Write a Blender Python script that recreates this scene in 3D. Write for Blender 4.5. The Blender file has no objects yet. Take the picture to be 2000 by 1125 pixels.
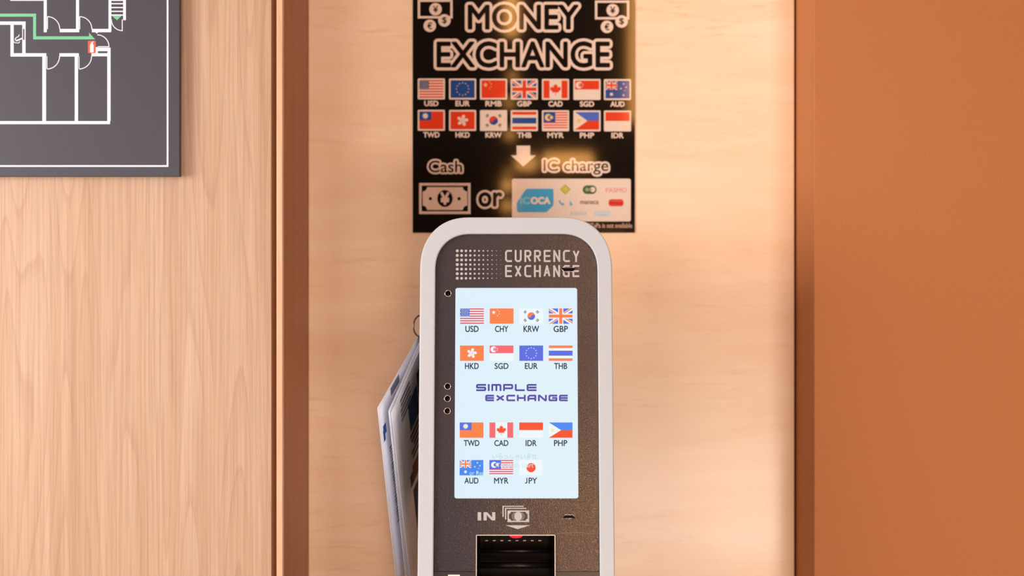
import bpy, bmesh, math, random
from mathutils import Vector, Matrix
random.seed(7)
scn = bpy.context.scene
PI = math.pi

# ------------------------------------------------------------------ camera, world, lights, exposure
F = 2000 * 48.0 / 36.0          # focal length in photograph pixels
CAM = Vector((0.0, 0.0, 1.30))
cd = bpy.data.cameras.new('camera')
cam = bpy.data.objects.new('camera', cd)
scn.collection.objects.link(cam)
cam.location = CAM
cam.rotation_euler = (PI / 2, 0, 0)
cd.lens = 48.0
cd.sensor_width = 36.0
cd.dof.use_dof = True
cd.dof.focus_distance = 2.21
cd.dof.aperture_fstop = 2.3
cd.clip_start = 0.02
scn.camera = cam

w = bpy.data.worlds.new('world')
scn.world = w
w.use_nodes = True
w.node_tree.nodes['Background'].inputs[0].default_value = (0.9, 0.8, 0.7, 1)
w.node_tree.nodes['Background'].inputs[1].default_value = 0.05

vs = scn.view_settings
vs.view_transform = 'Standard'
vs.look = 'None'
vs.exposure = 0.0
vs.gamma = 1.0
vs.use_curve_mapping = False


def area(name, loc, target, sx, sy, power, col):
    l = bpy.data.lights.new(name, 'AREA')
    l.shape = 'RECTANGLE'
    l.size, l.size_y = sx, sy
    l.energy = power
    l.color = col
    o = bpy.data.objects.new(name, l)
    scn.collection.objects.link(o)
    o.location = loc
    o.rotation_euler = (Vector(target) - Vector(loc)).to_track_quat('-Z', 'Y').to_euler()
    return o


area('key_light', (-2.7, 0.9, 1.5), (0.5, 2.6, 1.1), 1.4, 1.3, 90, (1.0, 0.93, 0.88))
area('ceiling_light', (0.35, 0.5, 3.3), (0.35, 1.3, 0), 1.6, 0.8, 8, (1.0, 0.92, 0.86))
area('side_light', (1.9, -3.0, 3.2), (0.6, 2.6, 1.6), 1.1, 0.9, 16, (1.0, 0.95, 0.92))
area('low_fill', (1.0, -1.0, 0.3), (0.6, 2.6, 1.0), 1.5, 0.5, 44, (1.0, 0.91, 0.83))  # added fill from low in front, lifts the lower back wall
area('low_fill', (-2.0, -2.9, 1.0), (0.2, 2.6, 0.9), 1.3, 1.1, 42, (1.0, 0.92, 0.84))  # second added fill, brightens the lower left of the back wall

# ------------------------------------------------------------------ helpers


def s2l(c):
    c = c / 255.0
    return c / 12.92 if c <= 0.04045 else ((c + 0.055) / 1.055) ** 2.4


def lin(r, g, b, k=1.0):
    return (min(1, s2l(r) * k), min(1, s2l(g) * k), min(1, s2l(b) * k), 1)


MATS = {}


def mat(name, col, rough=0.5, coat=0.0, coat_rough=0.05, metal=0.0, spec=0.5):
    if name in MATS:
        return MATS[name]
    m = bpy.data.materials.new(name)
    m.use_nodes = True
    b = m.node_tree.nodes['Principled BSDF']
    b.inputs['Base Color'].default_value = col
    b.inputs['Roughness'].default_value = rough
    b.inputs['Metallic'].default_value = metal
    b.inputs['Specular IOR Level'].default_value = spec
    b.inputs['Coat Weight'].default_value = coat
    b.inputs['Coat Roughness'].default_value = coat_rough
    MATS[name] = m
    return m


def emit(name, col, strength=1.0, base=(0.01, 0.01, 0.01, 1), rough=0.15):
    if name in MATS:
        return MATS[name]
    m = mat(name, base, rough)
    b = m.node_tree.nodes['Principled BSDF']
    b.inputs['Emission Color'].default_value = col
    b.inputs['Emission Strength'].default_value = strength
    b.inputs['Specular IOR Level'].default_value = 0.12
    return m


def nodes(m):
    return m.node_tree.nodes, m.node_tree.links, m.node_tree.nodes['Principled BSDF']


def ramp(N, stops):
    r = N.new('ShaderNodeValToRGB')
    e = r.color_ramp.elements
    e[0].position, e[0].color = stops[0]
    e[1].position, e[1].color = stops[-1]
    for p, c in stops[1:-1]:
        x = e.new(p)
        x.color = c
    return r


def mixc(N, L, fac, a, b, mode='MIX'):
    x = N.new('ShaderNodeMix')
    x.data_type = 'RGBA'
    x.blend_type = mode
    for s, v in ((0, fac), (6, a), (7, b)):
        if hasattr(v, 'is_output') or hasattr(v, 'links'):
            L.new(v, x.inputs[s])
        else:
            x.inputs[s].default_value = v
    return x.outputs[2]


def coords(N, L, scale, loc=(0, 0, 0), rot=(0, 0, 0)):
    t = N.new('ShaderNodeTexCoord')
    mp = N.new('ShaderNodeMapping')
    mp.inputs['Scale'].default_value = scale
    mp.inputs['Location'].default_value = loc
    mp.inputs['Rotation'].default_value = rot
    L.new(t.outputs['Object'], mp.inputs['Vector'])
    return mp.outputs['Vector']


def noise(N, L, vec, scale, detail=3, rough=0.5, dist=0.0):
    n = N.new('ShaderNodeTexNoise')
    n.inputs['Scale'].default_value = scale
    n.inputs['Detail'].default_value = detail
    n.inputs['Roughness'].default_value = rough
    n.inputs['Distortion'].default_value = dist
    L.new(vec, n.inputs['Vector'])
    return n.outputs['Fac']


def wood_upright(name, light, mid, dark, rough=0.45):
    """straight-grained veneer with cathedral figures, grain along z"""
    m = mat(name, mid, rough)
    N, L, b = nodes(m)
    # growth rings: contours of a slowly varying field stretched along z
    v1 = coords(N, L, (10.0, 10.0, 0.5), (3.1, 0, 1.7))
    n1 = noise(N, L, v1, 1.0, 1.5, 0.4, 0.2)
    mul = N.new('ShaderNodeMath'); mul.operation = 'MULTIPLY'
    L.new(n1, mul.inputs[0]); mul.inputs[1].default_value = 22.0
    fr = N.new('ShaderNodeMath'); fr.operation = 'FRACT'
    L.new(mul.outputs[0], fr.inputs[0])
    r1 = ramp(N, [(0.0, (0.05, 0.05, 0.05, 1)), (0.75, (0.35, 0.35, 0.35, 1)), (0.93, (1, 1, 1, 1)), (1.0, (0.1, 0.1, 0.1, 1))])
    L.new(fr.outputs[0], r1.inputs[0])
    # fine pores
    v2 = coords(N, L, (360, 360, 5))
    n2 = noise(N, L, v2, 1.0, 2, 0.6)
    r2 = ramp(N, [(0.38, (0, 0, 0, 1)), (0.72, (1, 1, 1, 1))])
    L.new(n2, r2.inputs[0])
    v3 = coords(N, L, (46, 46, 1.1), (0.7, 0, 0))
    n3 = noise(N, L, v3, 1.0, 3, 0.55)
    r3 = ramp(N, [(0.3, (0, 0, 0, 1)), (0.72, (1, 1, 1, 1))])
    L.new(n3, r3.inputs[0])
    c = mixc(N, L, r3.outputs[0], light, mid)
    k1 = N.new('ShaderNodeMath'); k1.operation = 'MULTIPLY'
    L.new(r1.outputs[0], k1.inputs[0]); k1.inputs[1].default_value = 0.27
    c = mixc(N, L, k1.outputs[0], c, dark)
    k2 = N.new('ShaderNodeMath'); k2.operation = 'MULTIPLY'
    L.new(r2.outputs[0], k2.inputs[0]); k2.inputs[1].default_value = 0.37
    c = mixc(N, L, k2.outputs[0], c, dark)
    L.new(c, b.inputs['Base Color'])
    return m


def wood_level(name, light, mid, dark):
    """pale varnished veneer with soft grain running sideways"""
    m = mat(name, mid, 0.4, coat=0.25, coat_rough=0.16)
    N, L, b = nodes(m)
    v = coords(N, L, (2.2, 2.2, 16), rot=(0, 0.05, 0))
    n = noise(N, L, v, 1.0, 4, 0.62, 0.5)
    r = ramp(N, [(0.36, (0, 0, 0, 1)), (0.70, (1, 1, 1, 1))])
    L.new(n, r.inputs[0])
    c = mixc(N, L, r.outputs[0], light, mid)
    v2 = coords(N, L, (11, 11, 80), (4.2, 0, 0.3), rot=(0, 0.04, 0))
    n2 = noise(N, L, v2, 1.0, 4, 0.7, 0.3)
    r2 = ramp(N, [(0.54, (0, 0, 0, 1)), (0.76, (1, 1, 1, 1))])
    L.new(n2, r2.inputs[0])
    v4 = coords(N, L, (1.2, 1.2, 5), (9.1, 0, 2.2))
    n4 = noise(N, L, v4, 1.0, 2, 0.5)
    r4 = ramp(N, [(0.42, (0, 0, 0, 1)), (0.68, (1, 1, 1, 1))])
    L.new(n4, r4.inputs[0])
    k = N.new('ShaderNodeMath'); k.operation = 'MULTIPLY'
    L.new(r2.outputs[0], k.inputs[0]); L.new(r4.outputs[0], k.inputs[1])
    k2 = N.new('ShaderNodeMath'); k2.operation = 'MULTIPLY'
    L.new(k.outputs[0], k2.inputs[0]); k2.inputs[1].default_value = 0.6
    c = mixc(N, L, k2.outputs[0], c, dark)
    L.new(c, b.inputs['Base Color'])
    return m


def plaster(name, c1, c2, rough=0.6):
    m = mat(name, c1, rough)
    N, L, b = nodes(m)
    n = noise(N, L, coords(N, L, (1, 1, 1)), 260, 3, 0.6)
    c = mixc(N, L, n, c1, c2)
    L.new(c, b.inputs['Base Color'])
    bp = N.new('ShaderNodeBump')
    bp.inputs['Strength'].default_value = 0.06
    bp.inputs['Distance'].default_value = 0.001
    L.new(n, bp.inputs['Height'])
    L.new(bp.outputs[0], b.inputs['Normal'])
    return m


ROOT = {}      # name of root -> world origin


def obj_from(name, verts, faces, mats, parent=None, face_mats=None, smooth=False, origin=None):
    """verts are in world space; the mesh is stored relative to its thing's origin"""
    org = Vector(origin) if origin is not None else (thing_origin(parent) if parent else Vector((0, 0, 0)))
    me = bpy.data.meshes.new(name)
    me.from_pydata([tuple(Vector(v) - org) for v in verts], [], faces)
    if not isinstance(mats, (list, tuple)):
        mats = [mats]
    for m in mats:
        me.materials.append(m)
    if face_mats:
        for p, i in zip(me.polygons, face_mats):
            p.material_index = i
    if smooth:
        for p in me.polygons:
            p.use_smooth = True
    me.update()
    o = bpy.data.objects.new(name, me)
    scn.collection.objects.link(o)
    if parent:
        o.parent = parent
    else:
        o.location = org
    return o


def thing_origin(o):
    while o.parent:
        o = o.parent
    return Vector(o.location)


def thing(name, loc, label, cat, group=None):
    o = bpy.data.objects.new(name, None)
    o.empty_display_size = 0.05
    scn.collection.objects.link(o)
    o.location = loc
    tag(o, label, cat, group)
    return o


def tag(o, label, cat, group=None, kind=None):
    o['label'] = label
    o['category'] = cat
    if group:
        o['group'] = group
    if kind:
        o['kind'] = kind
    return o


def bm_out(bm):
    bm.normal_update()
    bm.verts.ensure_lookup_table()
    v = [tuple(x.co) for x in bm.verts]
    f = [[y.index for y in x.verts] for x in bm.faces]
    bm.free()
    return v, f


def box(lo, hi, bevel=0.0, seg=2):
    bm = bmesh.new()
    bmesh.ops.create_cube(bm, size=1)
    for v in bm.verts:
        v.co = Vector([(lo[i] + hi[i]) / 2 + v.co[i] * (hi[i] - lo[i]) for i in range(3)])
    if bevel:
        bmesh.ops.bevel(bm, geom=bm.edges[:], offset=bevel, segments=seg, profile=0.5, affect='EDGES')
    return bm_out(bm)


def tube(path, r, n=12, closed=False):
    pts = [Vector(p) for p in path]
    V, Fc = [], []
    m = len(pts)
    up0 = None
    for i, p in enumerate(pts):
        a = pts[(i - 1) % m] if (closed or i > 0) else p
        b = pts[(i + 1) % m] if (closed or i < m - 1) else p
        t = (b - a).normalized()
        if up0 is None:
            up0 = Vector((0, 0, 1)) if abs(t.z) < 0.9 else Vector((1, 0, 0))
        x = t.cross(up0).normalized()
        y = x.cross(t).normalized()
        up0 = y
        for k in range(n):
            an = 2 * PI * k / n
            V.append(p + (x * math.cos(an) + y * math.sin(an)) * r)
    rng = m if closed else m - 1
    for i in range(rng):
        for k in range(n):
            i2 = (i + 1) % m
            Fc.append([i * n + k, i * n + (k + 1) % n, i2 * n + (k + 1) % n, i2 * n + k])
    if not closed:
        Fc.append([k for k in range(n)][::-1])
        Fc.append([(m - 1) * n + k for k in range(n)])
    return V, Fc


def struct(name, vf, m, origin=None):
    o = obj_from(name, vf[0], vf[1], m, origin=origin)
    o['kind'] = 'structure'
    return o


def px_at(px, py, y):
    """the point on the upright plane at depth y seen at photograph pixel (px, py)"""
    return Vector(((px - 1000) / F * y, y, CAM.z - (py - 562.5) / F * y))


# text outlines from Blender's built-in font ------------------------------------
_TXT = {}


def glyphs(s):
    if s not in _TXT:
        cu = bpy.data.curves.new('lettering', 'FONT')
        cu.body = s
        cu.size = 1.0
        cu.resolution_u = 5
        cu.fill_mode = 'FRONT'
        ob = bpy.data.objects.new('lettering', cu)
        scn.collection.objects.link(ob)
        bpy.context.view_layer.update()
        dg = bpy.context.evaluated_depsgraph_get()
        me = bpy.data.meshes.new_from_object(ob.evaluated_get(dg))
        V = [(v.co.x, v.co.y) for v in me.vertices]
        P = [list(p.vertices) for p in me.polygons]
        bpy.data.objects.remove(ob)
        bpy.data.curves.remove(cu)
        bpy.data.meshes.remove(me)
        _TXT[s] = (V, P)
    return _TXT[s]


def fillcurve(loops, extrude, bevel=0.0, seg=2):
    """flat plate with holes from closed loops of (u, v); returns verts (u, v, w) and faces"""
    cu = bpy.data.curves.new('plate', 'CURVE')
    cu.dimensions = '2D'
    cu.fill_mode = 'BOTH'
    cu.extrude = extrude
    cu.bevel_depth = bevel
    cu.bevel_resolution = seg
    cu.offset = -bevel
    for lp in loops:
        s = cu.splines.new('POLY')
        s.points.add(len(lp) - 1)
        for p, q in zip(s.points, lp):
            p.co = (q[0], q[1], 0, 1)
        s.use_cyclic_u = True
    ob = bpy.data.objects.new('plate', cu)
    scn.collection.objects.link(ob)
    bpy.context.view_layer.update()
    dg = bpy.context.evaluated_depsgraph_get()
    me = bpy.data.meshes.new_from_object(ob.evaluated_get(dg))
    V = [tuple(v.co) for v in me.vertices]
    P = [list(p.vertices) for p in me.polygons]
    bpy.data.objects.remove(ob)
    bpy.data.curves.remove(cu)
    bpy.data.meshes.remove(me)
    return V, P


def clip_poly(pts, x0, y0, x1, y1):
    def cut(ps, inside, inter):
        out = []
        for i in range(len(ps)):
            a, b = ps[i - 1], ps[i]
            ia, ib = inside(a), inside(b)
            if ib:
                if not ia:
                    out.append(inter(a, b))
                out.append(b)
            elif ia:
                out.append(inter(a, b))
        return out

    def ix(x):
        return lambda a, b: (x, a[1] + (b[1] - a[1]) * (x - a[0]) / (b[0] - a[0]))

    def iy(y):
        return lambda a, b: (a[0] + (b[0] - a[0]) * (y - a[1]) / (b[1] - a[1]), y)
    for ins, it in ((lambda p: p[0] >= x0, ix(x0)), (lambda p: p[0] <= x1, ix(x1)),
                    (lambda p: p[1] >= y0, iy(y0)), (lambda p: p[1] <= y1, iy(y1))):
        pts = cut(pts, ins, it)
        if len(pts) < 3:
            return []
    return pts


def arc(cx, cy, rx, ry, a0, a1, n=10):
    return [(cx + rx * math.cos(a0 + (a1 - a0) * i / n), cy + ry * math.sin(a0 + (a1 - a0) * i / n)) for i in range(n + 1)]


def rrect(x0, y0, x1, y1, r, n=6):
    return (arc(x1 - r, y1 - r, r, r, 0, PI / 2, n) + arc(x0 + r, y1 - r, r, r, PI / 2, PI, n)
            + arc(x0 + r, y0 + r, r, r, PI, 1.5 * PI, n) + arc(x1 - r, y0 + r, r, r, 1.5 * PI, 2 * PI, n))


# a stroke alphabet for the two square-built typefaces -----------------------------
NARROW = {
    'C': [[(1, 1), (.25, 1), (0, .86), (0, .14), (.25, 0), (1, 0)]],
    'U': [[(0, 1), (0, .14), (.25, 0), (.75, 0), (1, .14), (1, 1)]],
    'R': [[(0, 0), (0, 1), (.75, 1), (1, .88), (1, .60), (.75, .48), (0, .48)], [(.45, .48), (1, 0)]],
    'E': [[(1, 1), (0, 1), (0, 0), (1, 0)], [(0, .5), (.9, .5)]],
    'N': [[(0, 0), (0, 1), (1, 0), (1, 1)]],
    'Y': [[(0, 1), (.5, .42), (1, 1)], [(.5, .42), (.5, 0)]],
    'X': [[(0, 1), (1, 0)], [(0, 0), (1, 1)]],
    'H': [[(0, 0), (0, 1)], [(1, 0), (1, 1)], [(0, .5), (1, .5)]],
    'A': [[(0, 0), (.5, 1), (1, 0)], [(.2, .34), (.8, .34)]],
    'G': [[(1, 1), (.25, 1), (0, .86), (0, .14), (.25, 0), (1, 0), (1, .48), (.55, .48)]],
}
WIDE = {
    'S': [[(1, 1), (.08, 1), (0, .9), (0, .55), (.06, .5), (.94, .5), (1, .42), (1, .08), (.92, 0), (0, 0)]],
    'I': [[(0, 0), (0, 1)]],
    'M': [[(0, 0), (0, 1), (.92, 1), (1, .88), (1, 0)], [(.5, 1), (.5, 0)]],
    'P': [[(0, 0), (0, 1), (.94, 1), (1, .9), (1, .45), (.94, .36), (0, .36)]],
    'L': [[(0, 1), (0, .1), (.06, 0), (1, 0)]],
    'E': [[(1, 1), (.08, 1), (0, .9), (0, .1), (.08, 0), (1, 0)], [(0, .5), (1, .5)]],
    'X': [[(0, 1), (1, 0)], [(0, 0), (1, 1)]],
    'C': [[(1, 1), (.08, 1), (0, .9), (0, .1), (.08, 0), (1, 0)]],
    'H': [[(0, 0), (0, 1)], [(1, 0), (1, 1)], [(0, .5), (1, .5)]],
    'A': [[(0, 0), (0, .75), (.2, 1), (1, 1), (1, 0)], [(0, .36), (1, .36)]],
    'N': [[(0, 0), (0, 1), (.12, 1), (.88, 0), (1, 0), (1, 1)]],
    'G': [[(1, 1), (.08, 1), (0, .9), (0, .1), (.08, 0), (1, 0), (1, .5), (.5, .5)]],
}


class Print:
    """ink on a surface: shapes in photograph pixels, laid on the surface by MAPPER(px, py, lift)"""

    def __init__(self, mapper, base=0.00012, step=0.00014):
        self.mp, self.base, self.step = mapper, base, step
        self.V, self.F, self.M, self.mats, self.j = [], [], [], [], 0

    def mi(self, m):
        if m not in self.mats:
            self.mats.append(m)
        return self.mats.index(m)

    def mesh(self, m, pts, faces, layer=0):
        n = len(self.V)
        lift = self.base + layer * self.step + (self.j % 26) * 4.5e-6
        self.j += 1
        for p in pts:
            self.V.append(self.mp(p[0], p[1], lift))
        k = self.mi(m)
        for f in faces:
            self.F.append([n + i for i in f])
            self.M.append(k)

    def poly(self, m, pts, layer=0, clip=None):
        if clip:
            pts = clip_poly(pts, *clip)
        if len(pts) < 3:
            return
        ar = sum(pts[i - 1][0] * pts[i][1] - pts[i][0] * pts[i - 1][1] for i in range(len(pts)))
        if ar > 0:
            pts = pts[::-1]
        self.mesh(m, pts, [list(range(len(pts)))], layer)

    def rect(self, m, x0, y0, x1, y1, layer=0):
        self.poly(m, [(x0, y0), (x1, y0), (x1, y1), (x0, y1)], layer)

    def disc(self, m, cx, cy, r, layer=0, n=28, ry=None):
        self.poly(m, arc(cx, cy, r, ry or r, 0, 2 * PI * (n - 1) / n, n - 1), layer)

    def frame(self, m, x0, y0, x1, y1, t, layer=0):
        self.rect(m, x0, y0, x1, y0 + t, layer)
        self.rect(m, x0, y1 - t, x1, y1, layer)
        self.rect(m, x0, y0 + t, x0 + t, y1 - t, layer)
        self.rect(m, x1 - t, y0 + t, x1, y1 - t, layer)

    def star(self, m, cx, cy, r, n=5, inner=0.4, layer=0, rot=-PI / 2):
        self.fan(m, (cx, cy), [(cx + (r if i % 2 == 0 else r * inner) * math.cos(rot + PI * i / n),
                                cy + (r if i % 2 == 0 else r * inner) * math.sin(rot + PI * i / n)) for i in range(2 * n)], layer)

    def fan(self, m, c, pts, layer=0):
        self.mesh(m, [c] + pts, [[0, (i + 1) % len(pts) + 1, i + 1] for i in range(len(pts))], layer)

    def line(self, m, pts, t, layer=0, round_=True, closed=False):
        seq = list(pts) + ([pts[0]] if closed else [])
        for a, b in zip(seq[:-1], seq[1:]):
            dx, dy = b[0] - a[0], b[1] - a[1]
            l = math.hypot(dx, dy) or 1
            nx, ny = -dy / l * t / 2, dx / l * t / 2
            self.poly(m, [(a[0] + nx, a[1] + ny), (b[0] + nx, b[1] + ny), (b[0] - nx, b[1] - ny), (a[0] - nx, a[1] - ny)], layer)
        if round_:
            for p in (seq[1:-1] if not closed else seq[1:]):
                self.disc(m, p[0], p[1], t / 2, layer, 10)

    def text(self, m, s, x0, y0, x1, y1, layer=0, bold=0.0, ref=None):
        """S drawn so that its outlines fill the box; BOLD thickens every stroke by that many pixels on each side"""
        V, P = glyphs(s)
        if not V:
            return
        R = glyphs(ref)[0] if ref else V
        bx0, bx1 = min(v[0] for v in V), max(v[0] for v in V)
        by0, by1 = min(v[1] for v in R), max(v[1] for v in R)
        sx, sy = (x1 - x0) / (bx1 - bx0), (y1 - y0) / (by1 - by0)
        base = [(x0 + (v[0] - bx0) * sx, y1 - (v[1] - by0) * sy) for v in V]
        if bold <= 0:
            self.mesh(m, base, P, layer)
        else:
            k = 8 if bold < 1.6 else 20
            for i in range(k):
                dx, dy = bold * math.cos(2 * PI * i / k), bold * math.sin(2 * PI * i / k)
                self.mesh(m, [(p[0] + dx, p[1] + dy) for p in base], P, layer)
            self.mesh(m, base, P, layer)

    def strokes(self, m, s, table, x0, y0, x1, y1, t, gap, layer=0, narrow='I', grow=0.0):
        """S in a stroke alphabet across the box, letter pitch even, GAP pixels between letters"""
        nw = sum(1 for c in s if c != narrow)
        ni = len(s) - nw
        cw = (x1 - x0 - gap * (len(s) - 1) - ni * t) / nw
        x = x0
        for c in s:
            wd = t if c == narrow else cw
            for pl in table[c]:
                pts = [(x + t / 2 + u * (wd - t), y1 - t / 2 - v * (y1 - y0 - t)) for u, v in pl]
                # free ends reach the edge of the letter box
                def ext(a, b):
                    d = math.hypot(a[0] - b[0], a[1] - b[1]) or 1
                    return (a[0] + (a[0] - b[0]) / d * t / 2, a[1] + (a[1] - b[1]) / d * t / 2)
                q = list(pts)
                if abs(pts[0][0] - pts[1][0]) < 0.1 or abs(pts[0][1] - pts[1][1]) < 0.1:
                    q[0] = ext(pts[0], pts[1])
                if abs(pts[-1][0] - pts[-2][0]) < 0.1 or abs(pts[-1][1] - pts[-2][1]) < 0.1:
                    q[-1] = ext(pts[-1], pts[-2])
                self.line(m, q, t + grow, layer)
            x += wd + gap

    def build(self, name, parent, label=None):
        o = obj_from(name, self.V, self.F, self.mats, parent, self.M)
        if label:
            o['label'] = label
        return o


# ------------------------------------------------------------------ materials
k_ = 1.0
wood_left = wood_upright('oak_veneer', lin(202, 176, 153), lin(188, 156, 130), lin(146, 104, 78), 0.42)
wood_edge = wood_upright('oak_edging', lin(226, 190, 160), lin(216, 176, 142), lin(190, 140, 104), 0.4)
wood_side = wood_upright('brown_veneer', lin(178, 108, 62), lin(160, 92, 52), lin(126, 72, 40), 0.5)  # return face, darker brown than the edging
wood_back = wood_level('maple_veneer', lin(252, 226, 196), lin(247, 214, 178), lin(210, 160, 114))
tan_wall = plaster('tan_wall_covering', lin(193, 124, 72), lin(181, 112, 61), 0.7)
groove_m = mat('dark_brown_groove', lin(150, 90, 46), 0.8)
gap_m = mat('dark_gap', lin(60, 40, 28), 0.9)
floor_m = wood_upright('floor_board', lin(190, 150, 110), lin(170, 130, 95), lin(130, 90, 60), 0.35)
ceil_m = plaster('ceiling_paint', lin(214, 190, 172), lin(206, 182, 164), 0.9)
dim_wall = plaster('dim_brown_wall_paint', lin(84, 62, 48), lin(76, 56, 44), 0.8)

# ------------------------------------------------------------------ the setting
YP, YB, YR = 2.31, 2.60, 2.446
XL = (552 - 1000) / F * YP
XR = (555.5) / F * YB
HC = 3.5
REAR = -4.0
SIDE_L, SIDE_R = -3.2, 3.2


def xs(px, y):
    return (px - 1000) / F * y


struct('floor', box((SIDE_L, REAR, -0.1), (SIDE_R, 2.8, 0)), floor_m)
struct('ceiling', box((SIDE_L, REAR, HC), (SIDE_R, 2.8, HC + 0.1)), ceil_m)
struct('wall_left', box((SIDE_L, YP, 0), (xs(530, YP), 2.8, HC), 0.0008), wood_left, (-0.8, 2.3, 0))
struct('trim_1', box((xs(530, YP), YP + 0.016, 0), (xs(540, YP), 2.8, HC)), groove_m)
struct('trim_2', box((xs(540, YP), YP, 0), (XL, YP + 0.014, HC), 0.0012), wood_edge, (-0.4, 2.31, 0))
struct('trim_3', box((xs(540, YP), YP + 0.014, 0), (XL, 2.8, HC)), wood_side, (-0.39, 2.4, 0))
struct('wall_back', box((XL, YB, 0), (XR - 0.0035, YB + 0.018, HC), 0.0022, 3), wood_back, (0, 2.6, 1.2))
struct('trim_4', box((XL, YB + 0.018, 0), (XR, 2.8, HC)), gap_m)
struct('wall_right', box((XR, YR, 0), (SIDE_R, 2.8, HC), 0.0015), tan_wall)
struct('wall_rear', box((SIDE_L, REAR - 0.1, 0), (SIDE_R, REAR, HC)), dim_wall)
struct('wall_side_left', box((SIDE_L - 0.1, REAR, 0), (SIDE_L, 2.8, HC)), dim_wall)
struct('wall_side_right', box((SIDE_R, REAR, 0), (SIDE_R + 0.1, 2.8, HC)), dim_wall)

# ------------------------------------------------------------------ flags
POS = {}   # poster inks
INK = dict(white=(236, 216, 200), red=(226, 66, 38), blue=(40, 78, 148), navy=(44, 62, 116), yellow=(240, 196, 120),
           black=(34, 28, 24), paleblue=(84, 108, 196), orange=(226, 70, 36), grey=(120, 110, 104))
for k, c in INK.items():
    POS[k] = mat('poster_ink_' + k, lin(*c), 0.06, spec=0.5)
SCR = {}   # lit screen colours


def glow(k, c):
    if k not in SCR:
        SCR[k] = emit('screen_' + k, lin(*c), 0.97)
    return SCR[k]


for k, c in dict(bg=(224, 243, 253), white=(240, 250, 255), red=(226, 78, 88), orange=(255, 132, 76), blue=(92, 112, 226), navy=(78, 104, 196),
                 paleblue=(72, 140, 242), yellow=(244, 240, 176), black=(38, 46, 66), grey=(120, 130, 140), pink=(252, 108, 118),
                 tomato=(252, 84, 52), ghost=(176, 222, 220), ghostpink=(255, 176, 190), ghostpale=(208, 234, 252), ink=(36, 46, 70),
                 violet=(84, 74, 172), deep=(40, 44, 84)).items():
    glow(k, c)


def union_jack(P, C, x0, y0, x1, y1, L, red):
    w_, h = x1 - x0, y1 - y0
    cl = (x0, y0, x1, y1)
    P.rect(C['blue'] if C is not AUS else C['blue'], x0, y0, x1, y1, L)
    t = h * 0.10

    def diag(a, b, t, m, layer, sh=0):
        dx, dy = b[0] - a[0], b[1] - a[1]
        l = math.hypot(dx, dy)
        nx, ny = -dy / l, dx / l
        P.poly(m, [(a[0] + nx * (t + sh), a[1] + ny * (t + sh)), (b[0] + nx * (t + sh), b[1] + ny * (t + sh)),
                   (b[0] + nx * (-t + sh), b[1] + ny * (-t + sh)), (a[0] + nx * (-t + sh), a[1] + ny * (-t + sh))], layer, cl)
    for a, b in (((x0, y0), (x1, y1)), ((x0, y1), (x1, y0))):
        diag(a, b, t, C['white'], L + 1)
    cx, cy = (x0 + x1) / 2, (y0 + y1) / 2
    for a, s in (((x0, y0), 1), ((x1, y1), 1), ((x1, y0), 1), ((x0, y1), 1)):
        diag(a, (cx, cy), t * 0.36, red, L + 2, t * 0.34)
    P.rect(C['white'], cx - h * .17, y0, cx + h * .17, y1, L + 3)
    P.rect(C['white'], x0, cy - h * .17, x1, cy + h * .17, L + 3)
    P.rect(red, cx - h * .1, y0, cx + h * .1, y1, L + 4)
    P.rect(red, x0, cy - h * .1, x1, cy + h * .1, L + 4)


AUS = None
LEAF = [(0, -1), (.17, -.68), (.38, -.78), (.30, -.25), (.58, -.50), (.66, -.35), (.95, -.40), (.85, -.10), (1, 0), (.50, .38), (.56, .58),
        (.05, .50), (.06, .98)]


def leaf(P, m, cx, cy, r, L):
    pts = LEAF + [(-x, y) for x, y in LEAF[::-1] if x > 0]
    P.fan(m, (cx, cy), [(cx + x * r, cy + y * r) for x, y in pts], L)


def crescent(P, m, cx, cy, r, cut, L, n=16):
    """moon open to the right"""
    a = 0.7
    out = arc(cx, cy, r, r, a, 2 * PI - a, n)
    ex = cx + r * math.cos(a)
    ry = r * math.sin(a)
    inn = []
    for i in range(n + 1):
        t_ = -PI / 2 - (PI) * i / n
        inn.append((ex + r * cut * math.cos(t_) * 1.0, cy + ry * math.sin(t_) * 1.0))
    # strips between the two arcs
    m_ = min(len(out), len(inn))
    inn = inn[:m_]
    o2 = out[::-1][:m_]
    for i in range(m_ - 1):
        P.poly(m, [o2[i], o2[i + 1], inn[i + 1], inn[i]], L)


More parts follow.
